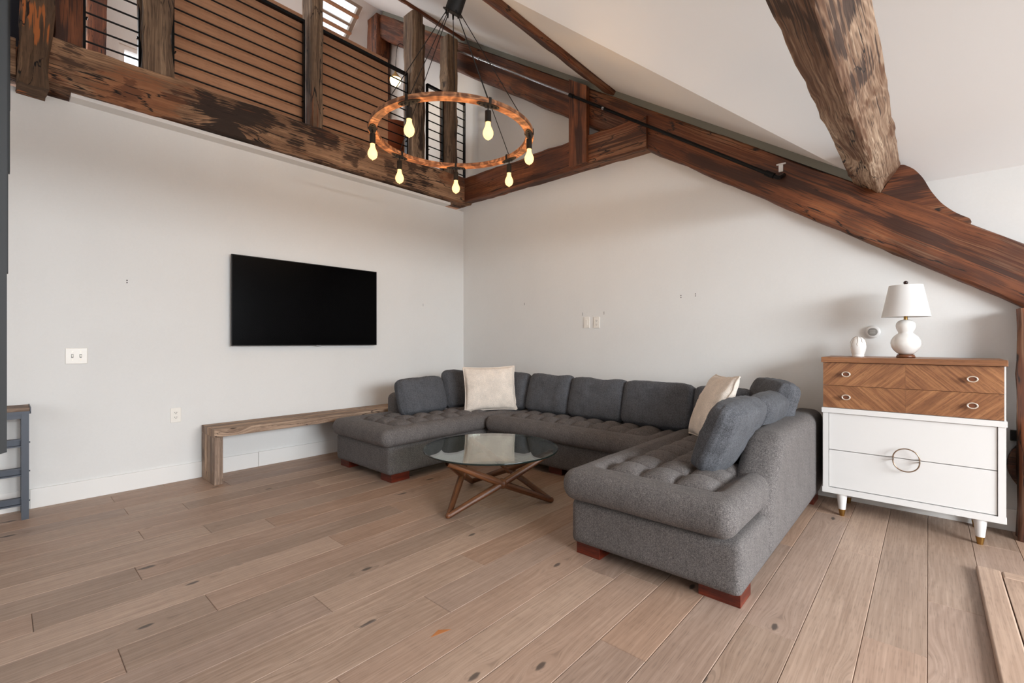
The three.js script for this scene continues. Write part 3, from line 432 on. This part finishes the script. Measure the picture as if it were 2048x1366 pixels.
// ---------------------------------------------------------------- dresser, lamp, vase
{
  const o = thing('dresser', 'tall white mid-century dresser with walnut chevron top drawers and tapered legs', 'dresser');
  mesh('top', rbox(-0.462, -0.03, 1.057, 1.092, 4.232, 5.125, 0.003, 'z', 0.8, 0.8), M.walnut, o);
  mesh('carcass', [box(-0.43, -0.035, 0.155, 1.057, 4.24, 4.262), box(-0.43, -0.035, 0.155, 1.057, 5.096, 5.118), box(-0.05, -0.035, 0.155, 1.057, 4.262, 5.096), box(-0.445, -0.035, 0.152, 0.19, 4.236, 5.121), box(-0.452, -0.035, 0.708, 0.742, 4.234, 5.123), box(-0.445, -0.035, 0.19, 0.708, 4.24, 4.272), box(-0.445, -0.035, 0.19, 0.708, 5.086, 5.118), box(-0.44, -0.42, 0.742, 1.057, 5.111, 5.118), box(-0.42, -0.05, 0.742, 0.75, 4.262, 5.096)], M.white, o);
  const zc = 4.679;
  const veneer = (z0, z1, y0, y1, dir) => { const g = box(-0.441, -0.425, y0, y1, z0, z1), p = g.attributes.position, uv = g.attributes.uv; for (let i = 0; i < p.count; i++) { const z = p.getZ(i) - zc, y = p.getY(i), q = Math.SQRT1_2; uv.setXY(i, (z * q + dir * y * q) * 1.3, (-dir * z * q + y * q) * 1.3 + (dir > 0 ? 0 : 0.31)); } return g; };
  const ring = () => { const g = new THREE.TorusGeometry(0.0215, 0.0045, 10, 32); g.scale(1, 0.74, 1); g.rotateY(Math.PI / 2); return g; };
  for (const [y0, y1, dir, ky] of [[0.898, 1.054, 1, 0.978], [0.745, 0.8955, -1, 0.822]]) {
    const d = mesh('drawer', box(-0.4248, -0.08, y0 + 0.003, y1 - 0.003, 4.264, 5.094), M.walnut, o);
    mesh('veneer_panel', veneer(4.241, zc, y0, y1, dir), M.walnut, d); mesh('veneer_panel', veneer(zc + 0.0004, 5.11, y0, y1, -dir), M.walnut, d);
    for (const z of [4.373, 4.98]) { const k = mesh('knob', ring().translate(-0.466, ky, z), M.nickel, d); mesh('stem', [cyl([0, 0, 0], [-0.0235, 0, 0], 0.014, 0.0195, 24).scale(1, 0.74, 1).translate(-0.4415, ky, z)], M.lampFoot, d); }
  }
  const half = (sign) => { const g = new THREE.TorusGeometry(0.064, 0.0036, 10, 40, Math.PI); if (sign < 0) g.rotateZ(Math.PI); g.rotateY(Math.PI / 2); return g; };
  for (const [y0, y1, s] of [[0.453, 0.705, 1], [0.194, 0.449, -1]]) { const d = mesh('drawer', rbox(-0.438, -0.08, y0, y1, 4.2745, 5.0835, 0.002), M.white, o); const hy = 0.451 + s * 0.008; mesh('half_ring_handle', [half(s).translate(-0.478, hy, 4.683), cyl([-0.438, hy, 4.683 - 0.064], [-0.478, hy, 4.683 - 0.064], 0.0042), cyl([-0.438, hy, 4.683 + 0.064], [-0.478, hy, 4.683 + 0.064], 0.0042)], M.bronze, d); }
  for (const [x, z] of [[-0.41, 4.345], [-0.41, 5.015], [-0.075, 4.345], [-0.075, 5.015]]) { const l = mesh('leg', cyl([x, 0.045, z], [x, 0.153, z], 0.0205, 0.031, 24), M.white, o); mesh('brass_ferrule', cyl([x, 0, z], [x, 0.046, z], 0.0135, 0.021, 24), M.brass, l); }
}
{
  const o = thing('table_lamp', 'white double-gourd ceramic table lamp with a white drum-cone shade', 'lamp', [-0.25, 1.092, 4.675]);
  mesh('base', lathe([[0, 0], [0.049, 0], [0.05, 0.008], [0.046, 0.016], [0.044, 0.022], [0, 0.022]]), M.lampFoot, o);
  mesh('body', lathe([[0, 0.021], [0.036, 0.022], [0.05, 0.034], [0.066, 0.052], [0.077, 0.074], [0.0805, 0.096], [0.077, 0.118], [0.066, 0.139], [0.05, 0.155], [0.04, 0.163], [0.0385, 0.169], [0.044, 0.18], [0.05, 0.195], [0.0525, 0.212], [0.05, 0.229], [0.042, 0.242], [0.03, 0.25], [0.014, 0.254], [0, 0.254]], 64), M.ceramic, o);
  mesh('neck', [cyl([0, 0.252, 0], [0, 0.3, 0], 0.011, 0.009, 16), tube([[0.012, 0.268, 0], [0.045, 0.3, 0], [0.05, 0.38, 0], [0.02, 0.46, 0], [0, 0.475, 0]], 0.002, 24, 6), tube([[-0.012, 0.268, 0], [-0.045, 0.3, 0], [-0.05, 0.38, 0], [-0.02, 0.46, 0], [0, 0.475, 0]], 0.002, 24, 6)], M.brass, o);
  mesh('shade', lathe([[0.1265, 0.272], [0.128, 0.272], [0.0885, 0.482], [0.087, 0.482], [0.1255, 0.274]], 64), M.shade, o);
  mesh('shade_spider', [box(-0.087, 0.087, 0.474, 0.477, -0.0015, 0.0015), box(-0.0015, 0.0015, 0.474, 0.477, -0.087, 0.087)], M.brass, o);
  mesh('finial', lathe([[0, 0.476], [0.005, 0.476], [0.004, 0.486], [0.009, 0.49], [0.0125, 0.498], [0.0115, 0.506], [0.006, 0.512], [0, 0.5135]], 24), M.finial, o);
}
{
  const o = thing('vase', 'small white egg-shaped vase with brown drips beside the lamp', 'vase', [-0.25, 1.092, 4.42]);
  const pr = [[0, 0], [0.034, 0], [0.0355, 0.004], [0.036, 0.016], [0.0355, 0.0165], [0.042, 0.038], [0.0465, 0.062], [0.0475, 0.08], [0.045, 0.1], [0.038, 0.12], [0.026, 0.135], [0.012, 0.1425], [0, 0.144]]; mesh('body', lathe(pr, 48), M.ceramic, o);
  const rad = (y) => { for (let i = 5; i < pr.length - 1; i++) if (y >= pr[i][1] && y <= pr[i + 1][1]) return pr[i][0] + (pr[i + 1][0] - pr[i][0]) * (y - pr[i][1]) / (pr[i + 1][1] - pr[i][1]); return 0.03; };
  [[3.9, 0.07], [3.15, 0.075], [2.5, 0.1], [4.5, 0.095], [1.6, 0.08], [5.4, 0.09]].forEach(([a, lo]) => { const p = []; for (let k = 0; k <= 10; k++) { const y = 0.1425 - (0.1425 - lo) * k / 10, q = rad(y); p.push([q * Math.cos(a + 0.05 * Math.sin(k)), y, q * Math.sin(a + 0.05 * Math.sin(k))]); } mesh('drip', tube(p, 0.0014, 20, 6), M.bronze, o); });
}
one('wood_slice', 'round brown wood slice leaning behind the post beside the dresser', 'wood slice', uvm(new THREE.CylinderGeometry(0.2, 0.2, 0.03, 40).rotateZ(Math.PI / 2).translate(-0.047, 0.43, 5.355), 'z', 0.6, 1), M.beamRed);
one('junction_box', 'small dark wall box above the wood slice', 'box', [box(-0.03, -0.001, 0.575, 0.64, 5.172, 5.18), box(-0.03, -0.001, 0.575, 0.64, 5.205, 5.213), box(-0.03, -0.001, 0.632, 0.64, 5.18, 5.205), box(-0.03, -0.001, 0.575, 0.583, 5.18, 5.205), box(-0.01, -0.001, 0.583, 0.632, 5.18, 5.205)], M.dark);

// ---------------------------------------------------------------- television wall
{
  const o = thing('television', 'large black flat television hung on the white wall', 'television');
  mesh('housing', rbox(-2.86, -1.42, 1.185, 1.975, 0.002, 0.044, 0.006), M.black, o);
  mesh('bezel', [box(-2.887, -1.395, 1.996, 2.0025, 0.042, 0.062), box(-2.887, -1.395, 1.159, 1.166, 0.042, 0.062), box(-2.887, -2.8835, 1.166, 1.996, 0.042, 0.062), box(-1.3985, -1.395, 1.166, 1.996, 0.042, 0.062)], M.black, o);
  mesh('screen', box(-2.8835, -1.3985, 1.166, 1.996, 0.043, 0.061), M.screen, o);
  mesh('badge', rbox(-2.1, -2.05, 1.153, 1.162, 0.05, 0.0635, 0.002), M.chrome, o);
}
{
  const o = thing('bench', 'long low reclaimed-wood waterfall bench against the television wall', 'bench');
  const zs = [0.03, 0.108, 0.19, 0.272, 0.383];
  for (let i = 0; i < 4; i++) { mesh('top_board', rbox(-3.112, -1.02, 0.398, 0.464, zs[i] + 0.0008, zs[i + 1] - 0.0008, 0.003, 'x', 0.35, 1.6, i * 0.3, i * 0.27), M.bench[i % 3], o); for (const x of [-3.112, -1.085]) mesh('leg_board', rbox(x, x + 0.065, 0, 0.3975, zs[i] + 0.0008, zs[i + 1] - 0.0008, 0.003, 'y', 0.5, 1.6, i * 0.41, i * 0.21), M.bench[(i + 1) % 3], o); }
}
function plateZ(name, label, cat, x, y, w, h, build) { const o = thing(name, label, cat, [x, y, 0]); mesh('cover_plate', rbox(-w / 2, w / 2, -h / 2, h / 2, 0.0002, 0.0075, 0.004), M.plate, o); build(o); return o; }
const duplex = (o) => { for (const s of [1, -1]) { mesh('socket', rbox(-0.017, 0.017, s * 0.02 - 0.0145, s * 0.02 + 0.0145, 0.0065, 0.0095, 0.003), M.plate, o); mesh('slots', [box(-0.0085, -0.0055, s * 0.02 - 0.002, s * 0.02 + 0.007, 0.009, 0.0099), box(0.0055, 0.0085, s * 0.02 - 0.002, s * 0.02 + 0.007, 0.009, 0.0099), cyl([0, s * 0.02 - 0.008, 0.009], [0, s * 0.02 - 0.008, 0.0099], 0.003, 0.003, 10)], M.dark, o); } };
plateZ('wall_outlet', 'white duplex wall outlet between the bench and the light switch', 'outlet', -3.297, 0.57, 0.076, 0.124, duplex);
plateZ('light_switch', 'white double toggle light switch on the television wall', 'switch', -3.917, 1.091, 0.122, 0.12, (o) => { for (const x of [-0.023, 0.023]) { mesh('switch_slot', box(x - 0.006, x + 0.006, -0.013, 0.013, 0.0065, 0.0082), M.dark, o); mesh('toggle', rbox(x - 0.0042, x + 0.0042, -0.009, 0.01, 0.006, 0.016, 0.002), M.plate, o); for (const y of [-0.03, 0.03]) mesh('screw', cyl([x, y, 0.006], [x, y, 0.0085], 0.003, 0.003, 10), M.bronze, o); } });
const turnR = -Math.PI / 2;
{ const o = plateZ('wall_outlet', 'blank-faced cable plate nearer the room corner above the sofa', 'outlet', 0, 1.408, 0.074, 0.122, (q) => { mesh('jack', rbox(-0.012, 0.012, -0.03, 0.03, 0.0065, 0.0095, 0.003), M.plate, q); }); o.position.set(0, 1.408, 2.013); o.rotation.y = turnR; }
{ const o = plateZ('wall_outlet', 'duplex outlet with dark slots beside the cable plate above the sofa', 'outlet', 0, 1.405, 0.076, 0.122, duplex); o.position.set(0, 1.405, 2.14); o.rotation.y = turnR; }
{ const o = thing('wall_sensor', 'round white wall sensor with a grey face behind the lamp', 'sensor', [0, 1.27, 4.485]); o.rotation.y = turnR;
  mesh('housing', lathe([[0, 0], [0.045, 0], [0.046, 0.012], [0.042, 0.022], [0.03, 0.026], [0, 0.026]], 48).rotateX(Math.PI / 2), M.white, o); mesh('grey_face', lathe([[0, 0.0255], [0.029, 0.0262], [0.028, 0.0285], [0, 0.0295]], 48).rotateX(Math.PI / 2), std({ color: 0x8d8a85, roughness: 0.5 }), o);
  for (const y of [-0.008, 0, 0.008]) mesh('groove', box(-0.016, 0.016, y - 0.0012, y + 0.0012, 0.0285, 0.0302), std({ color: 0xc9c6c0, roughness: 0.5 }), o); }
for (const [x, y, z, l] of [[-3.62, 1.683, 0, 'pair of dark anchor holes above the light switch'], [-0.691, 1.666, 0, 'small anchor hole between television and room corner'], [0, 1.66, 1.113, 'small anchor hole above the cream pillow'], [0, 1.625, 3.055, 'dark anchor holes high on the wall, nearer the outlets'], [0, 1.63, 3.191, 'dark anchor holes high on the wall, nearer the dresser'], [0, 1.503, 1.955, 'anchor hole just above the cable plate'], [0, 1.503, 2.226, 'anchor hole above and beside the duplex outlet']]) {
  const o = thing('wall_anchor', l, 'wall anchor', [x, y, z]); if (!x) o.rotation.y = turnR; for (const s of [-0.009, 0.009]) mesh('hole', cyl([0, s, -0.01], [0, s, 0.002], 0.0045, 0.0045, 10), M.dark, o);
}
{
  const o = thing('console_table', 'grey metal console with a wooden top at the edge of the television wall', 'table');
  mesh('wood_top', rbox(-4.95, -4.168, 0.722, 0.752, 0.02, 0.275, 0.003, 'x', 0.5, 1.5), M.bench[1], o); mesh('top_edge', [box(-4.95, -4.165, 0.712, 0.73, 0.272, 0.279), box(-4.168, -4.163, 0.712, 0.755, 0.02, 0.279)], M.grey, o);
  for (const [x, z] of [[-4.208, 0.235], [-4.208, 0.03], [-4.94, 0.235], [-4.94, 0.03]]) mesh('leg', box(x, x + 0.036, 0, 0.712, z, z + 0.036), M.grey, o);
  for (const y of [0.49, 0.295, 0.095]) { mesh('rail', [box(-4.9, -4.21, y, y + 0.008, 0.225, 0.262), box(-4.9, -4.21, y + 0.045, y + 0.053, 0.225, 0.262), box(-4.9, -4.21, y, y + 0.05, 0.228, 0.234)], M.grey, o); mesh('bolt', cyl([-4.172, y + 0.026, 0.25], [-4.166, y + 0.026, 0.25], 0.005, 0.005, 8), M.grey, o); }
  mesh('apron', box(-4.9, -4.172, 0.68, 0.712, 0.25, 0.262), M.grey, o);
}

// ---------------------------------------------------------------- chandelier
{
  const C = V(-2.003, 2.75, 2.111), R = 0.582, o = thing('chandelier', 'wooden ring chandelier with bare glowing bulbs hung on black cords', 'chandelier', C.toArray());
  const rg = lathe([[R - 0.03, -0.015], [R + 0.03, -0.015], [R + 0.03, 0.015], [R - 0.03, 0.015], [R - 0.03, -0.015]], 120); const rf = toCreasedNormals(rg, 0.5); { const uv = rf.attributes.uv; for (let i = 0; i < uv.count; i++) uv.setXY(i, uv.getX(i) * 4, uv.getY(i) * 0.3); } mesh('wood_ring', rf, M.ringWood, o);
  const bottom = V(0, 0.945, 0), ax = V(...sn);
  const cn = [lathe([[0, 0], [0.058, 0], [0.062, 0.004], [0.062, 0.215], [0, 0.215]], 40), lathe([[0, -0.004], [0.078, -0.004], [0.078, 0.001], [0, 0.001]], 40)]; const q = new THREE.Quaternion().setFromUnitVectors(V(0, 1, 0), ax);
  cn.forEach((g) => g.applyQuaternion(q).translate(bottom.x, bottom.y, bottom.z)); mesh('canopy', cn[0], M.black, o); mesh('canopy_flange', cn[1], M.black, o);
  for (let i = 0; i < 7; i++) {
    const a = (159 - i * 360 / 7) * Math.PI / 180, d = V(Math.cos(a), 0, Math.sin(a));
    const pg = new THREE.CylinderGeometry(1, 1, 0.005, 32); pg.scale(0.027, 1, 0.082); pg.rotateY(-a); pg.translate(R * d.x, -0.0177, R * d.z); const pl = mesh('iron_plate', pg, M.iron, o);
    for (const k of [-0.058, -0.03, 0.03, 0.058]) { const b = new THREE.SphereGeometry(0.0085, 10, 8); b.translate(R * d.x - k * d.z, -0.021, R * d.z + k * d.x); mesh('bolt', b, M.iron, pl); }
    mesh('clamp', box(-0.034, 0.034, -0.019, 0.021, -0.009, 0.009).rotateY(-a).translate(R * d.x, 0, R * d.z), M.iron, o);
    const top = bottom.clone().addScaledVector(d, 0.05);
    mesh('cord', cyl(top.toArray(), [R * d.x, 0.02, R * d.z], 0.0032, 0.0032, 6), M.cord, o);
    mesh('cord_grip', cyl(top.clone().add(V(0, 0.02, 0)).toArray(), top.clone().add(V(0, -0.02, 0)).toArray(), 0.008, 0.006, 10), M.black, o);
    const x = R * d.x, z = R * d.z, s0 = -0.055;
    const so = mesh('bulb_socket', [cyl([x, -0.019, z], [x, s0, z], 0.005, 0.004, 6), cyl([x, s0 - 0.072, z], [x, s0, z], 0.021, 0.0205, 20)], M.iron, o);
    const bg = lathe([[0, -0.118], [0.004, -0.116], [0.006, -0.111], [0.018, -0.106], [0.029, -0.094], [0.0345, -0.076], [0.0335, -0.06], [0.027, -0.044], [0.0195, -0.028], [0.0165, -0.012], [0.0165, 0.002], [0, 0.002]], 28).translate(x, s0 - 0.072, z); mesh('glowing_bulb', bg, M.bulb, so);
    const l = new THREE.PointLight(new THREE.Color().setRGB(1, 0.58, 0.26), 0.25, 0, 2); l.position.set(C.x + x, C.y + s0 - 0.145, C.z + z); l.castShadow = true; l.shadow.radius = 1; scene.add(l);
  }
}
{
  const o = thing('pendant_lamp', 'small glowing globe pendant with a brass cap in the loft', 'lamp', [-0.62, 4.83, -0.72]);
  mesh('glass_globe', new THREE.SphereGeometry(0.075, 28, 18), M.globe, o); mesh('brass_cap', lathe([[0, 0.14], [0.012, 0.14], [0.016, 0.11], [0.03, 0.095], [0.078, 0.03], [0.08, 0.022], [0.074, 0.025], [0.028, 0.085], [0, 0.09]], 32), M.brass, o);
  mesh('cord', tube([[0, 0.14, 0], [0.02, 0.3, -0.02], [0.06, 0.52, -0.05]], 0.004, 12, 6), M.cord, o); mesh('ceiling_hook', tube([[0.06, 0.5, -0.05], [0.07, 0.55, -0.05], [0.12, 0.6, -0.06], [0.25, 0.62, -0.1]], 0.005, 12, 6), M.cord, o);
  const l = new THREE.PointLight(new THREE.Color().setRGB(1, 0.8, 0.55), 0.5, 0, 2); l.position.set(-0.62, 4.83, -0.72); l.castShadow = true; scene.add(l);
}
{
  const o = thing('lounge_chair', 'brown leather shell chair in the loft behind the railing', 'chair', [-0.62, 3.33, -0.75], 0.5);
  mesh('shell', new THREE.LatheGeometry([[0.2, 0.4], [0.3, 0.48], [0.36, 0.62], [0.37, 0.8], [0.36, 0.8], [0.345, 0.63], [0.29, 0.5], [0.2, 0.42]].map((p) => new THREE.Vector2(...p)), 32, Math.PI * 0.75, Math.PI * 1.5), M.leather, o); mesh('seat', lathe([[0, 0.4], [0.26, 0.4], [0.3, 0.44], [0.26, 0.48], [0, 0.49]], 32), M.leather, o);
  for (const [x, z] of [[0.2, 0.2], [-0.2, 0.2], [0.2, -0.2], [-0.2, -0.2]]) mesh('leg', cyl([x * 1.15, 0, z * 1.15], [x, 0.41, z], 0.012, 0.015, 10), M.chrome, o);
}
one('cabinet', 'dark navy cabinet in the loft at the top of the stairs', 'cabinet', [rbox(-5.1, -4.1, 3.33, 4.9, -0.9, -0.5, 0.01), box(-5.1, -4.1, 4.05, 4.07, -0.52, -0.48)], M.navy);

// ---------------------------------------------------------------- steel staircase
{
  const o = thing('staircase', 'black steel staircase climbing to the loft along the edge of the room', 'staircase');
  const a = [4.5, 0.02], b = [0.22, 3.3], n = 14, d = V(0, b[1] - a[1], b[0] - a[0]);
  for (const x of [-4.328, -5.17]) mesh('stringer', prism([[x, 0, a[0] + 0.1], [x, 0, a[0] - 0.2], [x, b[1] - 0.2, b[0]], [x, b[1] + 0.05, b[0]], [x, 0.2, a[0] + 0.1]], [0.012, 0, 0]), M.black, o);
  for (let i = 1; i < n; i++) { const t = i / n, y = a[1] + d.y * t, z = a[0] + d.z * t; mesh('tread', rbox(-5.155, -4.332, y - 0.02, y + 0.02, z - 0.13, z + 0.13, 0.004, 'x', 0.5, 1.5, i * 0.3), M.bench[1], o); }
  for (const [z, y, x, w] of [[3.588, 0.997, -4.29, 0.012], [2.888, 1.378, -4.284, 0.012], [2.188, 1.831, -4.275, 0.012], [1.588, 2.276, -4.269, 0.012]]) { const l = mesh('baluster', [prism([[x - 0.045, y, z - 0.02], [x, y + 0.012, z - 0.02], [x, y + 1.05, z - 0.02], [x - 0.045, y + 1.05, z - 0.02]], [0, 0, 0.04])], M.black, o); for (const k of [0.15, 0.3]) mesh('bolt', cyl([x - 0.03, y + k, z + 0.02], [x - 0.03, y + k, z + 0.026], 0.006, 0.006, 8), M.chrome, l); }
  mesh('handrail', basis(timber(Math.hypot(2.2, 1.69), 0.03, 0.04, { rough: 0, cham: 0.008 }), [-4.318, 1.99, 3.75], [0, 1.69, -2.2], up), M.black, o);
}
renderer.render(scene, camera);
